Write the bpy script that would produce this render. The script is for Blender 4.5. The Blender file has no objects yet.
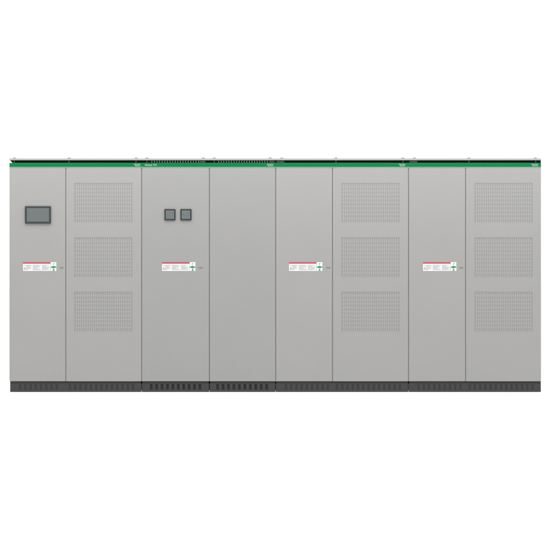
import bpy, bmesh, math
from mathutils import Vector, Matrix

sc = bpy.context.scene
COL = sc.collection
S = 0.00844                      # metres per photograph pixel on the cabinets' front
BOT = 392.0
def X(px): return (px - 275.0) * S
def Z(py): return (BOT - py) * S

# ------------------------------------------------------------------ materials
def new_mat(name):
    m = bpy.data.materials.new(name); m.use_nodes = True
    nt = m.node_tree
    return m, nt, nt.nodes['Principled BSDF']

def powder(name, col, rough=0.55, var=0.018, bump=0.06, scale=900, metal=0.0, spec=0.35):
    """powder-coated sheet steel: faint tone drift and a fine orange-peel bump"""
    m, nt, b = new_mat(name)
    N = nt.nodes; L = nt.links
    tc = N.new('ShaderNodeTexCoord')
    n1 = N.new('ShaderNodeTexNoise'); n1.inputs['Scale'].default_value = 2.3
    n1.inputs['Detail'].default_value = 5; n1.inputs['Roughness'].default_value = 0.6
    L.new(tc.outputs['Object'], n1.inputs['Vector'])
    mr = N.new('ShaderNodeMapRange')
    mr.inputs['From Min'].default_value = 0.25; mr.inputs['From Max'].default_value = 0.75
    mr.inputs['To Min'].default_value = 1 - var; mr.inputs['To Max'].default_value = 1 + var
    L.new(n1.outputs['Fac'], mr.inputs['Value'])
    hv = N.new('ShaderNodeHueSaturation'); hv.inputs['Color'].default_value = (*col, 1)
    L.new(mr.outputs['Result'], hv.inputs['Value'])
    L.new(hv.outputs['Color'], b.inputs['Base Color'])
    n2 = N.new('ShaderNodeTexNoise'); n2.inputs['Scale'].default_value = scale
    n2.inputs['Detail'].default_value = 2
    L.new(tc.outputs['Object'], n2.inputs['Vector'])
    bp = N.new('ShaderNodeBump'); bp.inputs['Strength'].default_value = bump
    bp.inputs['Distance'].default_value = 0.0006
    L.new(n2.outputs['Fac'], bp.inputs['Height']); L.new(bp.outputs['Normal'], b.inputs['Normal'])
    mr2 = N.new('ShaderNodeMapRange')
    mr2.inputs['To Min'].default_value = rough - 0.05; mr2.inputs['To Max'].default_value = rough + 0.05
    L.new(n1.outputs['Fac'], mr2.inputs['Value']); L.new(mr2.outputs['Result'], b.inputs['Roughness'])
    b.inputs['Metallic'].default_value = metal
    b.inputs['Specular IOR Level'].default_value = spec
    return m

GREY    = powder('light_grey_powder_coat', (0.216, 0.2145, 0.210))
GREY_B  = powder('cool_grey_powder_coat',  (0.205, 0.2045, 0.201))
ROOF    = powder('pale_grey_roof_paint',   (0.235, 0.235, 0.232), var=0.02)
BLACK   = powder('black_vent_channel',     (0.005, 0.007, 0.006), rough=0.8, var=0.0, spec=0.03)
FIN     = powder('zinc_grille_fins',       (0.085, 0.10, 0.092), rough=0.5)
BRACKET = powder('dark_zinc_bracket',      (0.055, 0.062, 0.058), rough=0.5)
GREEN   = powder('green_header_paint',     (0.001, 0.120, 0.034), rough=0.6, var=0.02, spec=0.04)
LIP     = powder('pale_green_edge',        (0.15, 0.26, 0.19), var=0.01)
PLINTH  = powder('anthracite_plinth_paint',(0.0295, 0.0295, 0.029), rough=0.6, spec=0.25)
PLINTH_SHADE = powder('shaded_plinth_groove',       (0.022, 0.022, 0.021), rough=0.65, spec=0.2)  # the groove's shadow is put into this darker plinth colour
SLOT    = powder('plinth_slot',            (0.0295, 0.0295, 0.029), rough=0.7, spec=0.1)
SLOT_D  = powder('open_plinth_slot',       (0.022, 0.022, 0.0225), rough=0.7, spec=0.1)
INNER   = powder('shadowed_inner_mesh',    (0.205, 0.204, 0.199), rough=0.8, spec=0.1)
CARC    = powder('carcass_grey_steel',     (0.20, 0.20, 0.195), rough=0.6)
BEZEL   = powder('slate_plastic_bezel',    (0.026, 0.032, 0.034), rough=0.5, var=0.0, spec=0.2)
BEZEL_M = powder('charcoal_meter_bezel',   (0.018, 0.023, 0.024), rough=0.5, var=0.0, spec=0.2)
SCREEN  = powder('grey_screen_glass',      (0.078, 0.087, 0.088), rough=0.25, var=0.01, bump=0, spec=0.5)
METER   = powder('grey_meter_glass',       (0.092, 0.104, 0.107), rough=0.3, var=0.03, bump=0, spec=0.5)
METERLN = powder('meter_digits',           (0.060, 0.070, 0.074), rough=0.4, var=0, bump=0)
BOLT    = powder('zinc_roof_bolt', (0.16, 0.16, 0.157), rough=0.5)
GAP_LIGHT    = powder('pale_gap_light', (0.16, 0.16, 0.158), rough=0.5)  # pale tone imitates bright background showing between plinths
LOCKM   = powder('satin_lock_metal',       (0.13, 0.13, 0.13), rough=0.4, var=0.0, spec=0.5)
LWHITE  = powder('white_sticker',          (0.50, 0.51, 0.50), rough=0.5, var=0.0, bump=0)
LRED    = powder('red_sticker_header',     (0.34, 0.030, 0.048), rough=0.6, var=0, bump=0, spec=0.1)
LDARK   = powder('sticker_print',          (0.26, 0.26, 0.28), rough=0.5, var=0, bump=0)
LORANGE = powder('orange_sticker_print',   (0.42, 0.24, 0.18), rough=0.5, var=0, bump=0)
LGREEN  = powder('green_sticker_print',    (0.02, 0.185, 0.085), rough=0.6, var=0, bump=0, spec=0.1)
LBLACK  = powder('dark_sticker_print',     (0.07, 0.11, 0.09), rough=0.5, var=0, bump=0)
TEXT    = powder('pale_lettering',         (0.28, 0.44, 0.34), rough=0.5, var=0, bump=0)
FLOORM  = powder('white_studio_floor',     (0.90, 0.90, 0.90), rough=0.9, var=0.0, bump=0, spec=0.0)

# ------------------------------------------------------------------ helpers
class MB:
    def __init__(self): self.bm = bmesh.new()
    def box(self, x0, x1, y0, y1, z0, z1, bev=0.0, mi=0):
        bm = self.bm
        r = bmesh.ops.create_cube(bm, size=1.0)
        vs = r['verts']
        bmesh.ops.scale(bm, vec=(x1-x0, y1-y0, z1-z0), verts=vs)
        bmesh.ops.translate(bm, vec=((x0+x1)/2, (y0+y1)/2, (z0+z1)/2), verts=vs)
        fs = set(f for v in vs for f in v.link_faces)
        for f in fs: f.material_index = mi
        if bev > 0:
            es = list(set(e for v in vs for e in v.link_edges))
            r = bmesh.ops.bevel(bm, geom=es, offset=bev, segments=2, affect='EDGES', profile=0.5)
            for f in r['faces']: f.material_index = mi
        return self
    def prism(self, pts, y0, y1, mi=0):
        """pts: (x, z) outline counter-clockwise seen from the front (-y)"""
        bm = self.bm
        a = [bm.verts.new((p[0], y0, p[1])) for p in pts]
        b = [bm.verts.new((p[0], y1, p[1])) for p in pts]
        f = [bm.faces.new(a), bm.faces.new(b[::-1])]
        n = len(pts)
        for i in range(n):
            f.append(bm.faces.new((a[i], b[i], b[(i+1) % n], a[(i+1) % n])))
        for q in f: q.material_index = mi
        return self
    def disc(self, cx, cz, y0, y1, r, n=20, mi=0, bev=0):
        pts = [(cx + r*math.cos(2*math.pi*i/n), cz + r*math.sin(2*math.pi*i/n)) for i in range(n)]
        return self.prism(pts, y0, y1, mi)
    def build(self, name, mats, parent=None):
        bm = self.bm
        bmesh.ops.recalc_face_normals(bm, faces=bm.faces)
        me = bpy.data.meshes.new(name); bm.to_mesh(me); bm.free()
        for m in (mats if isinstance(mats, (list, tuple)) else [mats]): me.materials.append(m)
        o = bpy.data.objects.new(name, me); COL.objects.link(o)
        if parent: o.parent = parent
        return o

def text_mesh(name, body, x, z, height, y, mat, parent, align='LEFT', width=None, depth=0.0004):
    cu = bpy.data.curves.new(name, 'FONT'); cu.body = body; cu.size = 1.0
    cu.align_x = 'LEFT'; cu.extrude = 0.0; cu.offset = 0.012; cu.resolution_u = 2
    tmp = bpy.data.objects.new(name + '_tmp', cu); COL.objects.link(tmp)
    dg = bpy.context.evaluated_depsgraph_get(); dg.update()
    me = bpy.data.meshes.new_from_object(tmp.evaluated_get(dg))
    bpy.data.objects.remove(tmp); bpy.data.curves.remove(cu)
    xs = [v.co.x for v in me.vertices]; ys = [v.co.y for v in me.vertices]
    x0, x1, y0, y1 = min(xs), max(xs), min(ys), max(ys)
    sy = height/(y1-y0); sx = sy if width is None else width/(x1-x0)
    w = (x1-x0)*sx
    ox = x if align == 'LEFT' else x - w
    for v in me.vertices:
        v.co = Vector((ox + (v.co.x-x0)*sx, y, z + (v.co.y-y0)*sy))
    me.materials.clear(); me.materials.append(mat)
    me.name = name
    o = bpy.data.objects.new(name, me); COL.objects.link(o); o.parent = parent
    return o

# vertical oblong holes punched in the door sheet: sheet with real openings,
# hole walls and a darker mesh behind
VX0, VX1, VW = None, None, None
NC, NR = 27, 10
PX, PZ = 2.16*S, 3.95*S
SW, SH = 0.82*S, 2.9*S
def vent_mesh():
    bm = bmesh.new()
    w = NC*PX; h = NR*PZ
    cache = {}
    def V(x, y, z):
        k = (round(x, 6), round(y, 6), round(z, 6))
        if k not in cache: cache[k] = bm.verts.new((x, y, z))
        return cache[k]
    def F(pts, mi=0):
        f = bm.faces.new([V(*p) for p in pts]); f.material_index = mi
    d = 0.0014
    for i in range(NC):
        for j in range(NR):
            x0 = -w/2 + i*PX; x3 = x0 + PX; z0 = j*PZ; z3 = z0 + PZ
            x1 = (x0+x3)/2 - SW/2; x2 = x1 + SW; z1 = (z0+z3)/2 - SH/2; z2 = z1 + SH
            c = SW*0.3
            o = [(x0, z0), (x3, z0), (x3, z3), (x0, z3)]
            # octagonal slot
            s = [(x1+c, z1), (x2-c, z1), (x2, z1+c), (x2, z2-c), (x2-c, z2), (x1+c, z2), (x1, z2-c), (x1, z1+c)]
            def P(q, y=0.0): return (q[0], y, q[1])
            F([P(o[0]), P(o[1]), P(s[1]), P(s[0])])
            F([P(o[1]), P(s[2]), P(s[1])])
            F([P(o[1]), P(o[2]), P(s[3]), P(s[2])])
            F([P(o[2]), P(s[4]), P(s[3])])
            F([P(o[2]), P(o[3]), P(s[5]), P(s[4])])
            F([P(o[3]), P(s[6]), P(s[5])])
            F([P(o[3]), P(o[0]), P(s[7]), P(s[6])])
            F([P(o[0]), P(s[0]), P(s[7])])
            for k in range(8):
                a, b = s[k], s[(k+1) % 8]
                F([P(a), P(b), P(b, d), P(a, d)])
            F([P(q, d) for q in s], 1)
    me = bpy.data.meshes.new('vent_panel'); bm.to_mesh(me); bm.free()
    return me, w, h
VENT_ME, VENT_W, VENT_H = vent_mesh()

DT = 0.007            # door thickness
D = 0.90              # cabinet depth
def cabinet(px0, px1, doors, label, slots, deep, lugs, grey, slant=False, fins=None,
            sticker=None, lock=None, brand=None, range_name=None, display=None, meters=None, brackets=()):
    """all x given in photograph pixels; the Empty stands at the middle of the cabinet's foot"""
    cx = X((px0+px1)/2)
    root = bpy.data.objects.new('electrical_cabinet', None); COL.objects.link(root)
    root.location = (cx, D/2, 0)
    root.empty_display_size = 0.3
    root['label'] = label; root['category'] = 'electrical cabinet'
    root['group'] = 'grey electrical cabinets lined up in one row'
    def lx(px): return X(px) - cx
    def fy(y): return y - D/2          # y measured back from the door faces
    x0, x1 = lx(px0), lx(px1)
    e = 0.0
    # --- carcass
    m = MB(); m.box(x0+e, x1-e, fy(DT+0.0012), fy(D), Z(381.2), Z(162.9), 0.0006)
    m.build('body', grey, root)
    # --- plinth: box with upper groove darkened for its shadow, slots sunk in its face
    zt, zr = Z(381.45), Z(383.4)
    g = 0.0055
    m = MB(); m.box(x0+g+(0.0005 if slant else 0), x1-(0.0015 if px1 > 541 else g), fy(0.005), fy(D-0.02), Z(383.4), zt-0.0005, 0)
    m.build('plinth_shade_strip', PLINTH_SHADE, root)
    px_a = x0+g+(0.0005 if slant else 0); px_b = x1-(0.0015 if px1 > 541 else g)
    # plinth face as strips round the slots
    pf = MB()
    zb0, zb1 = Z(BOT)+0.0, Z(383.4)
    sz0, sz1 = Z(389.6), Z(384.0)
    yF, yB = fy(0.004), fy(0.0095 if deep else 0.0049)
    c = 0.007
    pf.prism([(px_a, zb0), (px_b, zb0), (px_b, sz0), (px_a, sz0)], yF, yB)
    pf.box(px_a, px_b, yF, yB, sz1, zb1)
    cur = px_a
    sw = 2.6*S if deep else 2.3*S
    for s in slots:
        a = lx(s)-sw/2
        pf.box(cur, a, yF, yB, sz0, sz1); cur = a + sw
    pf.box(cur, px_b, yF, yB, sz0, sz1)
    pl = pf.build('plinth', PLINTH, root)
    m = MB(); m.box(x0+(0.006 if slant else 0), x1-(0.006 if px1 > 541 else 0), yB+0.0006, fy(D-0.03), Z(390.2), Z(383.6))
    m.build('slot_backing', SLOT_D if deep else SLOT, pl)
    if not slant:
        m = MB(); m.box(x0-0.004, x0+0.004, yF+0.0004, yB+0.0002, Z(BOT), Z(390.2), 0.0)  # added block, stands in for the bright background at the plinth gap
        m.build('gap_light_block', GAP_LIGHT, root)
    # --- roof, vent channel, header strip
    m = MB(); m.box(x0, x1, fy(-0.004), fy(D), Z(160.2), Z(158.4), 0.0004)
    roof = m.build('roof', ROOF, root)
    m = MB()
    if slant:
        m.prism([(lx(12.6), Z(163.0)), (x1-0.0005, Z(163.0)), (x1-0.0005, Z(160.2)), (x0+0.004, Z(160.2))], fy(0.012), fy(D-0.02))
    else:
        m.box(x0, x1-(0.001 if px1 > 541 else 0), fy(0.012), fy(D-0.02), Z(162.95), Z(160.2))
    ch = m.build('vent_channel', BLACK, root)
    m = MB(); m.box(x0, x1, fy(0.0), fy(DT), Z(166.95), Z(163.0), 0.0004)
    hd = m.build('header_strip', GREEN, root)
    m = MB(); m.box(x0, x1, fy(-0.001), fy(DT), Z(167.65), Z(166.98))
    m.build('header_lip', LIP, root)
    for p in lugs:
        m = MB()
        q = lx(p)
        m.box(q-1.9*S, q+1.9*S, fy(0.03), fy(0.075), Z(158.39), Z(158.0), 0.001)
        m.box(q-1.25*S, q+1.25*S, fy(0.04), fy(0.065), Z(158.0), Z(157.4), 0.002)
        m.build('roof_bolt', BOLT, root)
        m = MB(); m.box(q-0.45*S, q+0.45*S, fy(0.006), fy(0.0118), Z(162.7), Z(160.5), 0.001)
        m.build('spacer', BRACKET, root)
    for (a, b) in brackets:
        m = MB(); m.box(lx(a), lx(b), fy(0.008), fy(0.0118), Z(162.4), Z(161.0), 0.001)
        m.build('channel_bracket', BRACKET, root)
    if fins:
        m = MB()
        a, b = fins; n = int(round((b-a)/2.62))
        for i in range(n+1):
            q = lx(a + (b-a)*i/n)
            m.box(q-0.42*S, q+0.42*S, fy(0.004), fy(0.0117), Z(162.85), Z(160.45), 0.0006)
        m.build('vent_grille', FIN, root)
    # --- doors
    door_objs = []
    for (a, b, vents) in doors:
        xa, xb = lx(a), lx(b)
        z0, z1 = Z(381.3), Z(167.75)
        if vents:
            vc = lx(vents)
            m = MB()
            vx0, vx1 = vc - VENT_W/2, vc + VENT_W/2
            # vent rectangles (bottom z of each)
            zs = [Z(331.4), Z(277.0), Z(222.5)]
            m = door_with_openings(xa, xb, z0, z1, fy(0), fy(DT), vx0, vx1, [(q, q+VENT_H) for q in zs])
            dr = m.build('door', grey, root)
            for q in zs:
                o = bpy.data.objects.new('vent_panel', VENT_ME); COL.objects.link(o)
                o.parent = dr; o.location = (vc, fy(0.0015), q)
                o.material_slots
        else:
            m = MB(); m.box(xa, xb, fy(0), fy(DT), z0, z1, 0.0028)
            dr = m.build('door', grey, root)
        door_objs.append(dr)
    # --- lock
    if lock:
        q = lx(lock)
        m = MB()
        m.box(q-1.9*S, q+1.9*S, fy(-0.002), fy(0.0), Z(268.0), Z(267.1), 0.0006)
        m.disc(q+0.9*S, Z(267.55), fy(-0.0035), fy(-0.002), 0.0030)
        m.build('lock', LOCKM, door_objs[0])
    # --- stickers
    if sticker:
        s0 = sticker
        y1, y0 = fy(0.0), fy(-0.0012)
        m = MB(); m.box(lx(s0), lx(s0+27.4), y0, y1, Z(271.0), Z(262.4))
        st = m.build('warning_sticker', LWHITE, root)
        m = MB(); m.box(lx(s0), lx(s0+27.4), y0-0.0006, y0-0.00005, Z(263.65), Z(262.35))
        m.build('header_stripe', LRED, st)
        m = MB()
        for k in range(3):
            a = s0 + 0.7 + k*9.1
            for r in range(6):
                zz = 264.9 + r*0.92
                ln = [7.6, 7.9, 6.4, 7.8, 7.2, 4.6][(r + k*2) % 6]
                if k == 0 and r in (1, 2, 3):
                    a2, ln2 = a + 2.4, ln - 2.4
                else: a2, ln2 = a, ln
                m.box(lx(a2), lx(a2+ln2), y0-0.0006, y0-0.00005, Z(zz+0.42), Z(zz))
        m.build('printed_text', LDARK, st)
        m = MB()
        m.prism([(lx(s0+0.8), Z(268.6)), (lx(s0+2.7), Z(268.6)), (lx(s0+1.75), Z(266.1))], y0-0.0006, y0-0.00005)
        m.build('hazard_symbol', LORANGE, st)
        for k in (1, 2):
            m = MB()
            m.box(lx(s0+9.05*k)-0.0006, lx(s0+9.05*k)+0.0006, y0-0.0006, y0-0.00005, Z(270.8), Z(264.1))
            m.build('divider', LWHITE, st)
        # square sign
        t0 = s0 + 27.7
        m = MB(); m.box(lx(t0), lx(t0+5.7), y0-0.0004, y1, Z(271.0), Z(262.2), 0)
        sg = m.build('certificate_sticker', LWHITE, root)
        yy = y0-0.0004
        m = MB()
        out = [(5.4, 267.8), (4.1, 267.8), (3.5, 268.3), (2.1, 268.3), (1.5, 267.8), (0.3, 267.8),
               (0.3, 266.5), (1.5, 266.4), (2.2, 265.8), (3.4, 265.8), (4.1, 266.4), (5.4, 266.5)]
        m.prism([(lx(t0+a), Z(b)) for a, b in out], yy-0.0006, yy-0.00005)
        m.build('green_mark', LGREEN, sg)
        m = MB()
        m.prism([(lx(t0+1.9), Z(264.5)), (lx(t0+3.1), Z(264.4)), (lx(t0+3.9), Z(263.4)), (lx(t0+2.7), Z(263.4))], yy-0.0006, yy-0.00005)
        m.build('leaf_mark', LBLACK, sg)
        m = MB()
        m.box(lx(t0+2.1), lx(t0+3.7), yy-0.0006, yy-0.00005, Z(270.7), Z(269.1))
        m.build('small_emblem', LBLACK, sg)
    # --- lettering on the green strip
    if brand:
        b0, b1 = brand
        text_mesh('brand_lettering', 'Schneider', lx(b0), Z(164.95), 1.15*S, fy(-0.0008), TEXT, hd, width=(b1-b0)*S)
        text_mesh('brand_lettering', 'Electric', lx(b0)+1.1*S, Z(166.25), 0.95*S, fy(-0.0008), TEXT, hd, width=(b1-b0-1.1)*S)
    if range_name:
        b0, b1 = range_name
        text_mesh('range_lettering', 'Galaxy VX', lx(b0), Z(166.1), 1.9*S, fy(-0.0008), TEXT, hd, width=(b1-b0)*S)
    # --- touch display
    if display:
        a, b, t, u = display
        m = MB(); m.box(lx(a), lx(b), fy(-0.012), fy(0.0), Z(u), Z(t), 0.003)
        dp = m.build('display_panel', BEZEL, root)
        m = MB(); m.box(lx(a+1.9), lx(b-1.9), fy(-0.0128), fy(-0.0119), Z(u-1.9), Z(t+1.9), 0.0003)
        m.build('screen', SCREEN, dp)
    for mt in (meters or []):
        a, b, t, u = mt
        m = MB(); m.box(lx(a), lx(b), fy(-0.010), fy(0.0), Z(u), Z(t), 0.0025)
        mo = m.build('power_meter', BEZEL_M, root)
        m = MB(); m.box(lx(a+1.4), lx(b-1.4), fy(-0.0108), fy(-0.0099), Z(u-1.4), Z(t+1.4), 0.0003)
        sm = m.build('screen', METER, mo)
        m = MB()
        for r in range(4):
            for k in range(3):
                m.box(lx(a+2.6+k*2.3), lx(a+4.1+k*2.3), fy(-0.0113), fy(-0.01085), Z(t+3.5+r*1.75), Z(t+2.9+r*1.75))
        m.build('digits', METERLN, mo)
    return root

def door_with_openings(xa, xb, z0, z1, y0, y1, vx0, vx1, holes):
    """door sheet as one welded grid, left open where the punched panels sit"""
    m = MB(); bm = m.bm
    zs = [z0]
    for a, b in holes: zs += [a, b]
    zs.append(z1)
    xs = [xa, vx0, vx1, xb]
    front = [[bm.verts.new((x, y0, z)) for z in zs] for x in xs]
    for i in range(3):
        for j in range(len(zs)-1):
            if i == 1 and j % 2 == 1: continue
            bm.faces.new((front[i][j], front[i+1][j], front[i+1][j+1], front[i][j+1]))
    r = bmesh.ops.extrude_face_region(bm, geom=list(bm.faces))
    nv = [g for g in r['geom'] if isinstance(g, bmesh.types.BMVert)]
    for v in nv: v.co.y = y1
    # soften the outer front edges like a folded sheet
    outer = []
    for e in bm.edges:
        a, b = e.verts
        if abs(a.co.y-y0) < 1e-6 and abs(b.co.y-y0) < 1e-6 and len(e.link_faces) == 2:
            if (abs(a.co.x-xa) < 1e-6 and abs(b.co.x-xa) < 1e-6) or (abs(a.co.x-xb) < 1e-6 and abs(b.co.x-xb) < 1e-6) \
               or (abs(a.co.z-z0) < 1e-6 and abs(b.co.z-z0) < 1e-6) or (abs(a.co.z-z1) < 1e-6 and abs(b.co.z-z1) < 1e-6):
                outer.append(e)
    bmesh.ops.bevel(bm, geom=outer, offset=0.0028, segments=2, affect='EDGES', profile=0.5)
    return m

VENT_ME.materials.append(GREY); VENT_ME.materials.append(INNER)

def rng(a, step, b):
    out = []
    while a <= b: out.append(a); a += step
    return out

cabinet(9.4, 141.6, [(9.4, 65.4, None), (66.2, 141.2, 103.3)],
        'leftmost two-door grey cabinet with rectangular touch screen above its sticker and vented right door',
        rng(20.0, 5.25, 61) + rng(70.0, 5.25, 136), False, [14.2, 69.0, 136.0], GREY, slant=True,
        sticker=23.0, lock=61.5, brand=(134.0, 140.4), display=(25.0, 51.0, 206.2, 223.6))
cabinet(141.6, 209.4, [(142.0, 209.0, None)],
        'single-door grey cabinet with two small square meters side by side above its sticker',
        rng(151.3, 5.4, 201), True, [146.9, 203.2], GREY_B, fins=(151.8, 198.6),
        sticker=162.0, lock=200.6, range_name=(144.8, 156.8), meters=[(164.5, 175.5, 209.1, 220.3), (180.4, 191.5, 209.1, 220.3)],
        brackets=[(199.6, 205.5)])
cabinet(209.4, 275.7, [(209.8, 275.3, None)],
        'single-door grey cabinet with a completely blank front, no sticker or screen',
        rng(217.6, 5.45, 268), True, [214.2, 270.2], GREY_B, fins=(218.6, 267.4),
        brand=(267.0, 273.4), brackets=[(269.5, 274.5)])
cabinet(275.7, 408.5, [(276.1, 332.1, None), (332.9, 408.1, 370.4)],
        'two-door grey cabinet with sticker and vented right door, directly right of the blank-fronted cabinet',
        rng(286.0, 5.25, 328) + rng(337.0, 5.25, 403), False, [281.8, 336.0, 403.0], GREY,
        sticker=289.0, lock=328.2, brand=(399.0, 405.4), brackets=[(276.6, 284.5)])
cabinet(408.5, 541.1, [(408.9, 465.2, None), (466.0, 541.0, 503.6)],
        'two-door grey cabinet with sticker and vented right door, at the right end of the row',
        rng(418.5, 5.25, 461) + rng(469.6, 5.25, 536), False, [414.6, 469.0, 535.8], GREY,
        sticker=423.0, lock=461.2, brand=(531.6, 538.2), brackets=[(409.5, 417.5)])

# ------------------------------------------------------------------ floor
bm = bmesh.new()
R = 400
vs = [bm.verts.new((x, y, 0)) for x, y in ((-R, -R), (R, -R), (R, R), (-R, R))]
bm.faces.new(vs)
me = bpy.data.meshes.new('floor'); bm.to_mesh(me); bm.free(); me.materials.append(FLOORM)
fl = bpy.data.objects.new('floor', me); COL.objects.link(fl); fl['kind'] = 'structure'
fl.location.z = -0.001

# ------------------------------------------------------------------ light
w = bpy.data.worlds.new('World'); sc.world = w; w.use_nodes = True
bg = w.node_tree.nodes['Background']
bg.inputs['Color'].default_value = (1, 1, 1, 1); bg.inputs['Strength'].default_value = 1.16
def area(name, loc, target, sx, sy, power):
    l = bpy.data.lights.new(name, 'AREA'); l.shape = 'RECTANGLE'; l.size = sx; l.size_y = sy
    l.energy = power; l.color = (1, 0.995, 0.985)
    o = bpy.data.objects.new(name, l); COL.objects.link(o); o.location = loc
    o.rotation_euler = (Vector(target)-Vector(loc)).to_track_quat('-Z', 'Y').to_euler()
    return o
area('overhead_softbox', (0, -1.0, 3.5), (0, -0.75, 0), 11, 1.4, 330)

# ------------------------------------------------------------------ camera
DIST = 40.0
cam = bpy.data.cameras.new('camera'); co = bpy.data.objects.new('camera', cam); COL.objects.link(co)
co.location = (0, -DIST, Z(275.0)); co.rotation_euler = (math.radians(90), 0, 0)
cam.sensor_width = 36; cam.lens = 36*DIST/(550*S)
cam.clip_start = 0.5; cam.clip_end = 2000
sc.camera = co

sc.view_settings.view_transform = 'Standard'; sc.view_settings.look = 'None'
sc.view_settings.exposure = 0; sc.view_settings.gamma = 1
sc.render.resolution_x = 1024; sc.render.resolution_y = 1024
